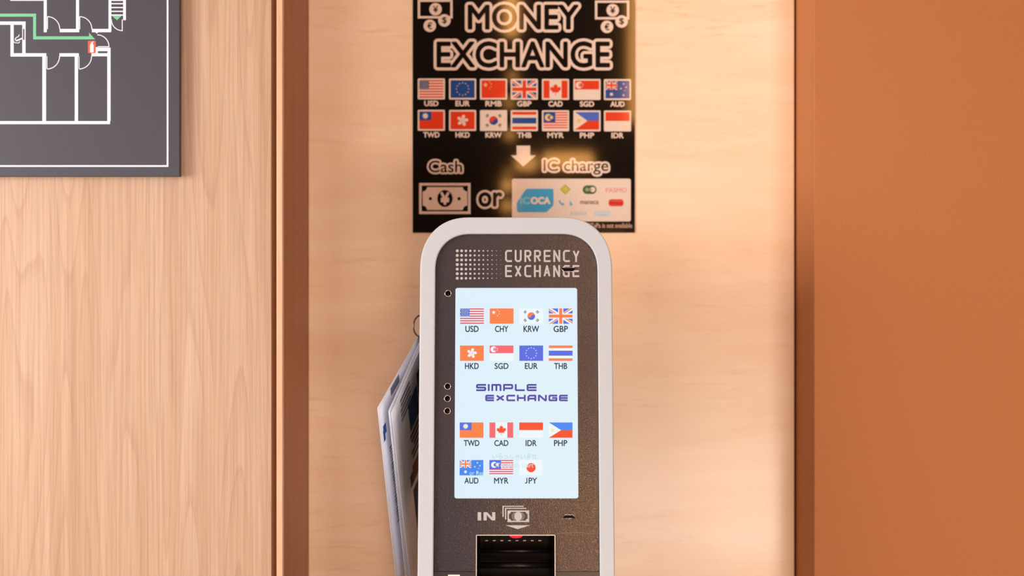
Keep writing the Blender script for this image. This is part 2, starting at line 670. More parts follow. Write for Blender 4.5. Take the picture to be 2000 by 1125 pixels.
def flag(P, C, code, x0, y0, x1, y1, L=0, screen=False):
    w_, h = x1 - x0, y1 - y0
    X = lambda u: x0 + u * w_
    Y = lambda v: y0 + v * h
    R = lambda m, a, b, c, d, l=0: P.rect(C[m], X(a), Y(b), X(c), Y(d), L + l)
    orr = 'orange' if screen else 'red'
    if code == 'USD':
        R('white', 0, 0, 1, 1)
        for i in range(0, 13, 2):
            R('red', 0, i / 13, 1, (i + 1) / 13, 1)
        R('navy', 0, 0, .4, 7 / 13, 2)
        for r in range(5):
            for c in range(6 if r % 2 == 0 else 5):
                P.disc(C['white'], X(.035 + .066 * c + (.033 if r % 2 else 0)), Y(.06 + .105 * r), h * .028, L + 3, 6)
    elif code in ('CHY', 'RMB'):
        R(orr, 0, 0, 1, 1)
        P.star(C['yellow'] if not screen else C['white'], X(.165), Y(.26), h * .15, layer=L + 1)
        for u, v in ((.33, .10), (.40, .20), (.40, .36), (.33, .47)):
            P.star(C['yellow'], X(u), Y(v), h * .05, layer=L + 1)
    elif code == 'KRW':
        R('white', 0, 0, 1, 1)
        cx, cy, r = X(.5), Y(.5), h * .25
        P.disc(C[orr], cx, cy, r, L + 1)
        a = 0.25
        P.poly(C['blue'], arc(cx, cy, r, r, a, a + PI, 16), L + 2)
        P.disc(C[orr], cx - r / 2 * math.cos(a), cy - r / 2 * math.sin(a), r / 2, L + 3)
        P.disc(C['blue'], cx + r / 2 * math.cos(a), cy + r / 2 * math.sin(a), r / 2, L + 3)
        for sx, sy, br in ((-1, -1, 0), (1, -1, 1), (-1, 1, 2), (1, 1, 3)):
            tx, ty = cx + sx * w_ * .26, cy + sy * h * .27
            an = math.atan2(sy * h * .27, sx * w_ * .26)
            ux, uy = math.cos(an), math.sin(an)
            for i in (-1, 0, 1):
                qx, qy = tx + ux * i * h * .055, ty + uy * i * h * .055
                vx, vy = -uy * h * .09, ux * h * .09
                P.line(C['black'], [(qx - vx, qy - vy), (qx + vx, qy + vy)], h * .035, L + 1, False)
                if (br + i) % 2:
                    P.rect(C['white'], qx - h * .012, qy - h * .012, qx + h * .012, qy + h * .012, L + 2)
    elif code == 'GBP':
        union_jack(P, C, x0, y0, x1, y1, L, C[orr])
    elif code == 'HKD':
        R(orr, 0, 0, 1, 1)
        for i in range(5):
            a = -PI / 2 + 2 * PI * i / 5 + .15
            px, py = X(.5) + math.cos(a) * h * .17, Y(.5) + math.sin(a) * h * .17
            pts = []
            for j in range(14):
                t_ = 2 * PI * j / 14
                u, v = math.cos(t_) * h * .16, math.sin(t_) * h * (.085 + .03 * math.cos(t_))
                b_ = a + .25
                pts.append((px + u * math.cos(b_) - v * math.sin(b_), py + u * math.sin(b_) + v * math.cos(b_)))
            P.poly(C['white'], pts, L + 1)
            P.line(C[orr], [(X(.5) + math.cos(a) * h * .08, Y(.5) + math.sin(a) * h * .08), (px, py)], h * .02, L + 2, False)
    elif code == 'SGD':
        R('white', 0, 0, 1, 1)
        R('pink' if screen else 'red', 0, 0, 1, .5, 1)
        crescent(P, C['white'], X(.17), Y(.25), h * .2, .95, L + 2)
        for i in range(5):
            a = -PI / 2 + 2 * PI * i / 5
            P.star(C['white'], X(.27) + h * .1 * math.cos(a), Y(.25) + h * .1 * math.sin(a), h * .045, layer=L + 2)
    elif code == 'EUR':
        R('blue', 0, 0, 1, 1)
        for i in range(12):
            a = 2 * PI * i / 12
            P.star(C['yellow'] if not screen else C['white'], X(.5) + h * .35 * math.cos(a), Y(.5) + h * .35 * math.sin(a), h * .05, layer=L + 1)
    elif code == 'THB':
        R('white', 0, 0, 1, 1)
        R(orr, 0, 0, 1, .165, 1)
        R(orr, 0, .835, 1, 1, 1)
        R('blue', 0, .335, 1, .665, 1)
    elif code == 'TWD':
        R(orr, 0, 0, 1, 1)
        R('blue', 0, 0, .5, .5, 1)
        P.star(C['white'], X(.25), Y(.25), h * .19, 12, .62, L + 2)
        P.disc(C['yellow'] if screen else C['white'], X(.25), Y(.25), h * .1, L + 3)
    elif code == 'CAD':
        R('white', 0, 0, 1, 1)
        R('pink' if screen else 'red', 0, 0, .25, 1, 1)
        R('pink' if screen else 'red', .75, 0, 1, 1, 1)
        leaf(P, C['tomato' if screen else 'red'], X(.5), Y(.5), h * .33, L + 1)
    elif code == 'IDR':
        R('white', 0, 0, 1, 1)
        R('tomato' if screen else 'red', 0, 0, 1, .5, 1)
    elif code == 'PHP':
        R('paleblue', 0, 0, 1, .5)
        R('tomato' if screen else 'red', 0, .5, 1, 1)
        P.poly(C['white'], [(X(0), Y(0)), (X(.52), Y(.5)), (X(0), Y(1))], L + 1)
        P.star(C['yellow'], X(.16), Y(.5), h * .16, 8, .6, L + 2)
    elif code == 'AUD':
        bl = C['paleblue'] if screen else C['blue']
        R('paleblue' if screen else 'blue', 0, 0, 1, 1)
        union_jack(P, dict(C, blue=bl), x0, y0, X(.5), Y(.52), L + 1, C[orr])
        P.star(C['white'], X(.25), Y(.77), h * .13, 7, .45, L + 2)
        for u, v, r in ((.75, .18, .06), (.64, .44, .06), (.86, .37, .06), (.80, .55, .035), (.75, .82, .07)):
            P.star(C['white'], X(u), Y(v), h * r, 7, .5, L + 2)
    elif code == 'MYR':
        R('white', 0, 0, 1, 1)
        for i in range(0, 14, 2):
            R('red', 0, i / 14, 1, (i + 1) / 14, 1)
        R('blue', 0, 0, .49, 8 / 14 + .02, 2)
        crescent(P, C['yellow' if not screen else 'white'], X(.2), Y(.31), h * .2, .95, L + 3)
        P.star(C['yellow'], X(.33), Y(.31), h * .14, 12, .5, L + 3)
    elif code == 'JPY':
        R('white', 0, 0, 1, 1)
        P.disc(C['tomato' if screen else 'red'], X(.5), Y(.5), h * .3, L + 1)


# ------------------------------------------------------------------ the poster on the back wall
YPO = YB - 0.0025
c0, c1 = px_at(806, 454.5, YPO), px_at(1240, -158, YPO)
poster = thing('poster', (px_at(1023, 0, YPO).x, YB, c0.z),
               'black glossy money exchange poster with rows of flags on the pale wood wall', 'poster')
pb = mat('poster_black', lin(20, 18, 16), 0.045)
v, f = box((c0.x, YPO, c0.z), (c1.x, YB - 0.0002, c1.z), 0.0004, 1)
obj_from('sheet', v, f, pb, poster)
pmap = lambda x, y, l: px_at(x, y, YPO) - Vector((0, l, 0))
PW = mat('poster_ink_cream', lin(238, 214, 198), 0.06)

P = Print(pmap)
for s, b_ in (('MONEY', (915, 10, 1129, 57)), ('EXCHANGE', (854, 82, 1190, 131))):
    P.text(PW, s, *b_, layer=0, bold=7.0)
    P.text(pb, s, *b_, layer=1, bold=1.55)
P.build('title_lettering', poster)

for dx, dy, rx1 in ((0, 0, 68), (346, 2, 67)):
    P = Print(pmap)
    P.frame(PW, 816 + dx, -1 + dy, 816 + dx + rx1, 36 + dy, 4.5)
    for ch, cx, cy in (('¥', 850.7, 18), ('$', 868, 40), ('€', 839.5, 50.5)):
        P.disc(PW, cx + dx, cy + dy, 12.2, 1)
        P.text(pb, ch, cx + dx - 4.6, cy + dy - 6.6, cx + dx + 4.6, cy + dy + 6.6, 2, 0.35)
    P.build('money_symbol', poster)

cols = (816, 877, 937.5, 997.5, 1058.5, 1120, 1179.5)
for row, (ya, codes) in enumerate(((153.3, ('USD', 'EUR', 'RMB', 'GBP', 'CAD', 'SGD', 'AUD')), (214.6, ('TWD', 'HKD', 'KRW', 'THB', 'MYR', 'PHP', 'IDR')))):
    for i, cd_ in enumerate(codes):
        x0, y0 = cols[i], ya + i * 0.22
        P = Print(pmap)
        P.poly(POS['white'], rrect(x0, y0, x0 + 53, y0 + 40.8, 2.2), 0)
        flag(P, POS, cd_, x0 + 3, y0 + 3.2, x0 + 50, y0 + 37.6, 1)
        fo = P.build('printed_flag', poster)
        P = Print(pmap)
        wd = 27 if cd_ not in ('RMB', 'KRW', 'MYR', 'TWD') else 31
        if cd_ == 'IDR':
            wd = 23
        P.text(PW, cd_, x0 + 26.5 - wd / 2, y0 + 43.8, x0 + 26.5 + wd / 2, y0 + 53.6, 0, 0.5)
        P.build('currency_code', fo)

P = Print(pmap)
P.rect(PW, 1009, 284.5, 1035.5, 305)
P.poly(PW, [(998, 303.5), (1046.5, 303.5), (1022, 325.5)], 0)
P.build('arrow_symbol', poster)
for nm, s, b_, o_, bo in (('cash_lettering', 'Cash', (837.5, 314, 902, 336.5), 3.6, 0.35), ('charge_lettering', 'IC charge', (1062, 312, 1188, 341), 4.0, 0.2),
                          ('or_lettering', 'or', (935.5, 376.5, 980, 403), 4.2, 1.3)):
    P = Print(pmap)
    P.text(PW, s, *b_, layer=0, bold=o_ + bo)
    P.text(pb, s, *b_, layer=1, bold=bo)
    P.build(nm, poster)

P = Print(pmap)
P.frame(PW, 818.5, 357.5, 919, 418, 5.0)
x0, y0, x1, y1, r = 825.5, 365.5, 912.5, 410, 8.5
P.poly(PW, arc(x0, y0, r, r, PI / 2, 0, 6) + arc(x1, y0, r, r, PI, PI / 2, 6) + arc(x1, y1, r, r, 1.5 * PI, PI, 6) + arc(x0, y1, r, r, 2 * PI, 1.5 * PI, 6), 0)
P.disc(pb, 869, 387.7, 15, 1, ry=16.6)
P.text(PW, '¥', 861, 376.5, 877, 399, 2, 1.3)
P.disc(pb, 840.6, 388, 3.2, 1)
P.disc(pb, 896.6, 388, 3.2, 1)
P.build('banknote_symbol', poster)

P = Print(pmap)
P.poly(POS['white'], rrect(1000, 349, 1232, 432.5, 4), 0)
card = P.build('card_logo_panel', poster)
cm = lambda n, *c: mat('poster_ink_' + n, lin(*c), 0.06)
sky = cm('sky_blue', 70, 168, 214)
P = Print(pmap)
P.poly(sky, [(1009, 398), (1012, 392), (1026, 371), (1030, 368.5), (1079, 368.5), (1081, 370.5), (1081, 399), (1080, 402), (1069, 413), (1066, 414.5), (1012, 414.5), (1010, 412)], 1)
P.text(cm('faded_cyan', 132, 200, 222), 'IC', 1016.5, 385.5, 1035, 398, 2, 0.9)
P.text(POS['white'], 'OCA', 1037.5, 385.5, 1074, 398, 2, 1.2)
P.build('card_logo', card)
P = Print(pmap)
for k, (m_, rr) in enumerate(((cm('lime', 186, 184, 62), 10.5), (cm('pale_lime', 204, 200, 96), 7.0))):
    P.poly(m_, [(1104 + rr * math.cos(a) * (1 if i % 2 == 0 else .0), 370 + rr * math.sin(a)) for i, a in enumerate((0, PI / 2, PI, 1.5 * PI))], 1 + k)
P.disc(cm('pale_lime', 204, 200, 96), 1104, 370, 3.5, 3)
P.build('card_logo', card)
P = Print(pmap)
gr = cm('bottle_green', 70, 106, 62)
P.poly(gr, rrect(1138, 362, 1165, 379, 8.4), 1)
P.disc(POS['white'], 1157.5, 370.3, 5, 2)
P.disc(cm('grey_green', 150, 164, 130), 1146.5, 370.3, 3.6, 2)
P.rect(cm('grey_green', 150, 164, 130), 1147, 368.6, 1156, 372, 2)
P.build('card_logo', card)
P = Print(pmap)
P.text(cm('salmon', 232, 142, 124), 'PASMO', 1183, 367, 1224, 375.5, 1, 0.1)
P.build('card_logo', card)
P = Print(pmap)
lb = cm('light_blue', 110, 176, 214)
P.line(lb, [(1092.5, 391.5), (1094, 396), (1098, 400)], 3.2, 1)
P.disc(lb, 1099, 399, 2.8, 1)
P.line(lb, [(1113, 393.5), (1115, 397), (1118, 400.5)], 2.6, 1)
P.disc(lb, 1114.5, 399.5, 2.2, 1)
P.build('card_logo', card)
P = Print(pmap)
P.text(cm('brown', 130, 100, 84), 'manaca', 1133.5, 392.5, 1169, 398.5, 1, 0.25)
P.build('card_logo', card)
P = Print(pmap)
P.poly(cm('scarlet', 230, 84, 66), rrect(1188.5, 389, 1218, 403, 5.5), 1)
P.text(cm('dark_scarlet', 176, 44, 34), 'nimoca', 1190.5, 393, 1216, 399.5, 2, 0.2)
P.build('card_logo', card)
P = Print(pmap)
P.text(cm('mist_blue', 176, 200, 206), 'SUGOCA', 1114, 413, 1146, 420, 1, 0.2)
P.build('card_logo', card)
P = Print(pmap)
P.rect(cm('pale_blue', 204, 214, 220), 1160, 411.5, 1193, 422.5, 1)
P.rect(cm('mist_blue', 176, 200, 206), 1167, 419.5, 1186, 421, 2)
P.build('card_logo', card)
P = Print(pmap)
P.text(cm('dull_cream', 190, 160, 144), 'PiTaPa is not available', 1147, 436, 1234.5, 445, 0, 0.3)
P.build('notice_lettering', poster)

# ------------------------------------------------------------------ evacuation plan sign on the oak panel
YS = YP - 0.016
s0, s1 = px_at(-330, 344.5, YS), px_at(350.5, -560, YS)
sign = thing('evacuation_plan_sign', ((s0.x + s1.x) / 2, YP, s0.z),
             'dark grey board with a white line floor plan on the oak wall panel', 'sign')
sg = plaster('charcoal_board', lin(64, 65, 78), lin(58, 59, 72), 0.5)
v, f = box((s0.x, YS, s0.z), (s1.x, YP - 0.003, s1.z), 0.0007, 2)
obj_from('board', v, f, sg, sign)
v, f = box((s0.x + 0.03, YP - 0.003, s0.z + 0.03), (s1.x - 0.03, YP, s1.z - 0.03))
obj_from('mounting_plate', v, f, sg, sign)
smap = lambda x, y, l: px_at(x, y, YS) - Vector((0, l, 0))
SW = mat('sign_white_ink', lin(222, 230, 246), 0.5)
SG = mat('sign_green_ink', lin(110, 192, 154), 0.5)
SR = mat('sign_red_ink', lin(240, 88, 54), 0.5)
SD = mat('sign_dark_ink', lin(61, 62, 75), 0.5)
P = Print(smap)
P.frame(SW, -309, -540, 329, 326, 3.4)
P.build('border_line', sign)
P = Print(smap)
rc = lambda a, b, c, d: P.rect(SW, a, b, c, d)
rc(-290, 236.5, 215, 242.5)              # long bottom wall
rc(209.5, 93, 216, 236.5)
rc(82.7, 104, 90, 237)
rc(146, 104, 152.5, 237)
rc(20.5, 104, 90.5, 110.5)
rc(116, 104, 154, 110.5)
rc(178.5, 104, 215, 110)
rc(186.5, 93, 216, 100)
rc(186.5, 92, 191, 110)
rc(20.5, 42, 26.8, 110)
rc(43.5, 42, 50, 110)
rc(-290, 42, 50, 48.5)
rc(20, -3, 91, 1.6)
rc(85.5, -200, 91.5, 63)
rc(148.5, -200, 154.5, 63)
rc(116.7, 56.5, 154.8, 63)
rc(179.5, 56.5, 217, 63)
rc(212, -200, 217.5, 62)
rc(240.5, -200, 246, 39.5)
for yy in (0, 6.5, 14, 21.5, 28.7):
    rc(217.5, yy - 0.4, 240.5, yy + 1.9)
for cx, cy, rx, a0, a1 in ((92.7, 57, 24, -PI / 2, 0), (155.5, 57, 24, -PI / 2, 0), (92, 110, 24.3, 0, PI / 2), (154.5, 110, 24.3, 0, PI / 2), (190, 91.5, 23, -PI / 2, 0), (239, 38, 21.5, PI / 2, PI)):
    P.line(SW, arc(cx, cy, rx, rx * 1.02, a0, a1, 14), 1.7, 0)
P.rect(SW, 92, 33, 93.6, 57)
P.rect(SW, 155, 33, 156.6, 57)
P.rect(SW, 91, 110, 92.5, 134)
P.rect(SW, 153.8, 110, 155.2, 134)
P.rect(SW, 191, 90.4, 213.5, 92.2)
P.rect(SW, 238, 38, 239.7, 61)
P.disc(SW, 189, 63, 2.3, 0)
P.rect(SD, 45, 56.5, 47.8, 78, 1)
P.rect(SD, 191, 100.2, 210, 103, 1)
P.build('floor_plan_lines', sign)
P = Print(smap)
P.rect(SG, -290, 26.7, 70.5, 32.6)
P.rect(SG, 64.7, 26.7, 70.5, 77)
P.rect(SG, 64.7, 71, 177, 77)
P.poly(SG, [(174, 64), (174, 77), (186, 77)], 0)
P.build('route_arrow', sign)
P = Print(smap)
P.poly(SG, [(218.5, 30.8), (238, 30.8), (228.5, 39.5)], 1)
P.build('stair_arrow', sign)
P = Print(smap)
P.rect(SR, 172, 80, 187, 103.7, 1)
P.poly(SW, rrect(176, 86.5, 183, 102.5, 1.6), 2)
P.rect(SW, 178, 83.5, 181.5, 87, 2)
P.line(SW, [(177.5, 86), (180, 82.5), (183, 81.5)], 1.3, 2)
P.build('fire_extinguisher_symbol', sign)
P = Print(smap)
P.line(SW, [(37.5, 67.5), (36.5, 71), (31, 74), (29.5, 77), (31.5, 79.5)], 1.5)
P.line(SW, [(31.5, 80), (43, 75)], 2.8)
P.line(SW, [(27.5, 81), (29, 83.5), (37, 84), (38.5, 80.5)], 1.3)
P.build('fixture_symbol', sign)

# ------------------------------------------------------------------ the exchange machine
TILT = math.radians(7.0)
O = px_at(1008, 700, 2.185)
UA = Vector((1, 0, 0))
VA = Vector((0, math.sin(TILT), math.cos(TILT)))
NA = Vector((0, -math.cos(TILT), math.sin(TILT)))


def K(px, py):
    """(u, v) on the machine's slanted front seen at photograph pixel (px, py)"""
    d = Vector(((px - 1000) / F, 1, -(py - 562.5) / F))
    t = (O - CAM).dot(NA) / d.dot(NA)
    p = CAM + d * t - O
    return p.dot(UA), p.dot(VA)


def W(u, v_, w_):
    return O + UA * u + VA * v_ + NA * w_


def kuv(loops):
    return [[K(*p) for p in lp] for lp in loops]


kiosk = thing('currency_exchange_machine', (O.x, 2.36, 0),
              'white framed currency exchange machine with a lit screen of flags', 'exchange machine')
white_m = mat('white_plastic', lin(191, 201, 211), 0.42)
shell_m = mat('charcoal_metal', lin(52, 54, 62), 0.45)
seam_m = mat('black_gasket', lin(22, 18, 18), 0.6)
chrome = mat('bright_metal', lin(215, 205, 200), 0.22, metal=1.0)
black_m = mat('black_plastic', lin(10, 8, 9), 0.35, spec=0.08)
rubber = mat('black_roller', lin(18, 14, 16), 0.3, spec=0.25)

panel_m = mat('film_covered_panel', lin(58, 58, 66), 0.11)
N, L, b = nodes(panel_m)
vv = coords(N, L, (1, 1, 1))
vo = N.new('ShaderNodeTexVoronoi')
vo.inputs['Scale'].default_value = 560
L.new(vv, vo.inputs['Vector'])
ns = noise(N, L, vv, 900, 2, 0.5)
ad = N.new('ShaderNodeMath'); ad.operation = 'ADD'
L.new(vo.outputs['Distance'], ad.inputs[0]); L.new(ns, ad.inputs[1])
bp = N.new('ShaderNodeBump')
bp.inputs['Strength'].default_value = 0.2
bp.inputs['Distance'].default_value = 0.0004
L.new(ad.outputs[0], bp.inputs['Height'])
L.new(bp.outputs[0], b.inputs['Normal'])
ink_m = mat('silver_ink', lin(184, 184, 188), 0.4)


def plate(name, loops, w0, w1, m, bevel=0.0, parent=kiosk, shift=(0, 0), smooth=False):
    """plate between w0 and w1 along the front's normal, loops in (u, v)"""
    V_, P_ = fillcurve(loops, max(0.0, (w1 - w0) / 2 - bevel), bevel)
    mid = (w0 + w1) / 2
    return obj_from(name, [W(x + shift[0], y + shift[1], z + mid) for x, y, z in V_], P_, m, parent, smooth=smooth)


uL, vT = K(820.5, 560)[0], K(1008, 425)[1]
uR = K(1195.5, 560)[0]
vB = -0.62
pxm = 0.825e-3


def arch(ul, ur, vt, vb, rx, ry, rb=0.02, n=20):
    """(u, v) outline with two large upper corners"""
    e = 2.25

    def se(cx, cy, sx, a0, a1):
        out = []
        for i in range(n + 1):
            a = a0 + (a1 - a0) * i / n
            c, s = math.cos(a), math.sin(a)
            out.append((cx + rx * math.copysign(abs(c) ** (2 / e), c), cy + ry * math.copysign(abs(s) ** (2 / e), s)))
        return out
    return (se(ur - rx, vt - ry, 1, 0, PI / 2) + se(ul + rx, vt - ry, -1, PI / 2, PI)
            + arc(ul + rb, vb + rb, rb, rb, PI, 1.5 * PI, 6) + arc(ur - rb, vb + rb, rb, rb, 1.5 * PI, 2 * PI, 6))


outer = arch(uL, uR, vT, vB, 96 * pxm, 104 * pxm)
iL, iR, iT = K(850.5, 560)[0], K(1167, 560)[0], K(1008, 457.5)[1]
inner = arch(iL, iR, iT, vB + 0.03, 70 * pxm, 72 * pxm)
plate('front_frame', [outer, inner], -0.024, 0.004, white_m, 0.0022, smooth=False)
plate('rear_shell', [outer, inner], -0.092, -0.0242, mat('dark_shell', lin(34, 31, 34), 0.5), 0.001, shift=(0.0014, 0.0006))
# narrower body behind the frame
ins = 0.017
plate('body', [arch(uL + ins, uR - ins, vT - ins, vB + 0.01, 80 * pxm, 84 * pxm)], -0.235, -0.092, shell_m, 0.004)

# black front panel with its openings
scr = (888.5, 562, 1128.5, 973.5)


def uvrect(px0, py0, px1, py1, r):
    """rounded rectangle in (u, v) from two photograph points, squared up on the panel"""
    cx, cy = (px0 + px1) / 2, (py0 + py1) / 2
    a, b_ = K(px0, cy)[0], K(px1, cy)[0]
    t_, bt = K(cx, py0)[1], K(cx, py1)[1]
    return rrect(a, bt, b_, t_, r)


def uvdisc(px, py, r, n=24):
    u, v_ = K(px, py)
    return [(u + r * math.cos(2 * PI * i / n), v_ + r * math.sin(2 * PI * i / n)) for i in range(n)]


scr_loop = uvrect(*scr, 0.0035)
slot_loop = uvrect(931, 1046, 1083.5, 1240, 0.001)
holes = [(875, 573), (874.3, 754.5), (874, 778.3), (873.6, 802.5)]
hole_loops = [uvdisc(px, py, 0.0044) for px, py in holes]
sp1 = kuv([[(1098, 523), (1123, 523), (1124, 525.5), (1119, 530), (1102, 530), (1097, 525.5)]])[0]
sp2 = kuv([[(1104, 1005.5), (1119, 1005.5), (1124, 1011.5), (1123, 1013), (1099, 1013), (1098, 1011.5)]])[0]
vS = K(1008, 1116)[1]
iB = vB + 0.031
pan = [p for p in arch(iL + 0.0008, iR - 0.0008, iT - 0.0008, vS, 69.5 * pxm, 71.5 * pxm, 0.0008)]
slot_u0, slot_u1 = min(p[0] for p in slot_loop), max(p[0] for p in slot_loop)
slot_t = max(p[1] for p in slot_loop)
slot_b = min(p[1] for p in slot_loop)
# the panel wraps round the upper part of the banknote slot: notch in its lower edge
half = len(pan)
notch = [(slot_u0, vS), (slot_u0, slot_t), (slot_u1, slot_t), (slot_u1, vS)]
low_i = [i for i, p in enumerate(pan) if abs(p[1] - vS) < 1e-6]
k0 = low_i[0]
pan2 = pan[:k0 + 1] + notch + pan[k0 + 1:]
plate('front_panel', [pan2, scr_loop] + hole_loops + [sp1, sp2], -0.006, -0.0015, panel_m, 0.0)
low = [(iL + .0008, vS - .0006), (iL + .0008, iB), (iR - .0008, iB), (iR - .0008, vS - .0006), (slot_u1, vS - .0006), (slot_u1, slot_b), (slot_u0, slot_b), (slot_u0, vS - .0006)]
lp_m = mat('lower_panel_film', lin(42, 42, 46), 0.25)
plate('lower_panel', [low], -0.006, -0.0008, lp_m, 0.0)
lb_ = plate('paper_label', [uvrect(875, 1122.5, 898, 1145, 0.0004)], -0.0008, -0.0005, mat('paper_white', lin(238, 234, 232), 0.6))
lb_['label'] = 'small white paper label'
# backing that closes the panel from behind
plate('panel_backing', [arch(iL, iR, iT, vB + .03, 70 * pxm, 72 * pxm), uvrect(927, 1042, 1087, 1244, 0.001)], -0.030, -0.0095, black_m, 0.0)

zmap = lambda z: (lambda x, y, l: W(K(x, y)[0], K(x, y)[1], z + l))
# screen
screen = plate('screen', [uvrect(scr[0] - 2, scr[1] - 2, scr[2] + 2, scr[3] + 2, 0.0035)], -0.0094, -0.0034, SCR['bg'], 0.0)
screen['label'] = 'lit pale blue screen'
smp = zmap(-0.0034)
gx = (898.5, 956.5, 1014.5, 1072)
gw, gh = 46.5, 30
grid = [((602, 636.2, 648), ('USD', 'CHY', 'KRW', 'GBP')), ((674.5, 709, 720.3), ('HKD', 'SGD', 'EUR', 'THB')),
        ((825, 859.8, 871), ('TWD', 'CAD', 'IDR', 'PHP')), ((898.5, 933.3, 944.5), ('AUD', 'MYR', 'JPY'))]
tw = dict(USD=25.5, CHY=25.5, KRW=30, GBP=27.5, HKD=26.5, SGD=26.5, EUR=24.5, THB=25, TWD=30, CAD=27, IDR=21, PHP=25.5, AUD=27, MYR=27.5, JPY=23)
for (fy, ta, tb), codes in grid:
    dx = -0.006 * (fy - 602) * 0.6
    for gxi, cd_ in zip(gx, codes):
        x0 = gxi + dx * (1 - (gxi - 898) / 200)
        P = Print(smp)
        flag(P, SCR, cd_, x0, fy, x0 + gw, fy + gh, 0, True)
        P.build('flag_icon', screen)
        P = Print(smp)
        cx = x0 + gw / 2
        if cd_ == 'JPY':
            P.line(SCR['ink'], [(cx - 8.2, ta), (cx - 8.2, tb - 3)] + arc(cx - 10.0, tb - 3, 1.8, 2.2, 0, PI * 0.8, 5), 1.9)
            P.text(SCR['ink'], 'PY', cx - 4.5, ta, cx + 11.5, tb, 0, 0.3)
            P.build('currency_code', screen)
            continue
        P.text(SCR['ink'], cd_, cx - tw[cd_] / 2, ta, cx + tw[cd_] / 2, tb, 0, 0.3)
        P.build('currency_code', screen)
P = Print(smp)
for s, b_ in (('SIMPLE', (930, 750, 1048, 763.5)), ('EXCHANGE', (948, 771, 1109, 783.3))):
    P.strokes(SCR['deep'], s, WIDE, *b_, 3.05, 3.8, 0, grow=0.5)
    P.strokes(SCR['violet'], s, WIDE, *b_, 3.05, 3.8, 1, grow=-0.3)
P.build('brand_lettering', screen)
P = Print(smp, base=0.0006)
P.text(SCR['ghost'], 'いらっしゃいませ', 962, 886, 1048, 896.5, 0)
P.build('greeting_lettering', screen)
P = Print(smp, base=0.0006)
P.text(SCR['ghostpale'], 'Touch to Start', 970, 904, 1042, 913, 0)
P.build('greeting_lettering', screen)
P = Print(smp, base=0.0006)
P.text(SCR['ghostpale'], 'or Rea', 917, 919.5, 945, 928, 0)
P.build('greeting_lettering', screen)

# print on the panel
kmp = zmap(-0.0015)
P = Print(kmp)
P.strokes(ink_m, 'CURRENCY', NARROW, 986.5, 488, 1132, 511.5, 3.5, 5.4)
P.strokes(ink_m, 'EXCHANGE', NARROW, 986.5, 517.5, 1131.5, 541, 3.5, 5.4)
P2 = Print(kmp)
# leave the ink out where the upper speaker slot opens
sx0, sx1 = K(1097, 526)[0], K(1125, 526)[0]
P.V2 = P.V
P.build('machine_lettering', kiosk)
P = Print(kmp)
for r in range(7):
    for c in range(11):
        rad = 2.9 * (1 - c / 11.2) ** 0.8
        P.disc(ink_m, 893 + c * 8.5, 489.7 + r * 8.93, max(0.45, rad), 0, 14)
P.build('dot_pattern', kiosk)
P = Print(kmp)
P.rect(ink_m, 933, 1000.5, 939.6, 1016.5)
P.poly(ink_m, [(944.5, 1016.5), (944.5, 1000.5), (950.5, 1000.5), (950.5, 1016.5)], 0)
P.poly(ink_m, [(945.5, 1000.5), (951.5, 1000.5), (967, 1016.5), (960.5, 1016.5)], 0)
P.rect(ink_m, 961.3, 1000.5, 967.3, 1016.5)
P.build('in_lettering', kiosk)
dk = mat('panel_ink_dark', lin(58, 58, 66), 0.2)
P = Print(kmp)
P.rect(ink_m, 981.3, 988, 1023, 989.9); P.rect(ink_m, 981.3, 988, 983.8, 1009.5)
P.rect(ink_m, 986.3, 992, 1028, 993.9); P.rect(ink_m, 986.3, 992, 988.7, 1014.5)
P.rect(ink_m, 991.2, 997, 1033.5, 1019.7)
x0, y0, x1, y1, r = 994, 999.8, 1030.5, 1017, 3.8
P.poly(dk, arc(x0, y0, r, r, PI / 2, 0, 5) + arc(x1, y0, r, r, PI, PI / 2, 5) + arc(x1, y1, r, r, 1.5 * PI, PI, 5) + arc(x0, y1, r, r, 2 * PI, 1.5 * PI, 5), 1)
for k in (-1, 1):
    for q in (9.5, 12):
        P.line(ink_m, arc(1012, 1008.4, q, 9.2, -0.9 if k > 0 else PI - 0.9, 0.9 if k > 0 else PI + 0.9, 8), 0.5, 2, False)
P.disc(ink_m, 1012, 1008.4, 7.6, 3, ry=8.9)
P.build('banknote_symbol', kiosk)
P = Print(kmp)
P.poly(ink_m, [(987, 1026), (1035.5, 1026), (1011, 1033.5)], 0)
P.build('down_arrow', kiosk)

# film seam right of the slot
P = Print(kmp)
P.line(mat('film_edge', lin(120, 96, 84), 0.3), [(1086, 1044.5), (1089, 1041.5), (1135, 1040), (1146, 1042.5), (1164, 1042.5)], 0.7, 0)
P.build('film_edge', kiosk)

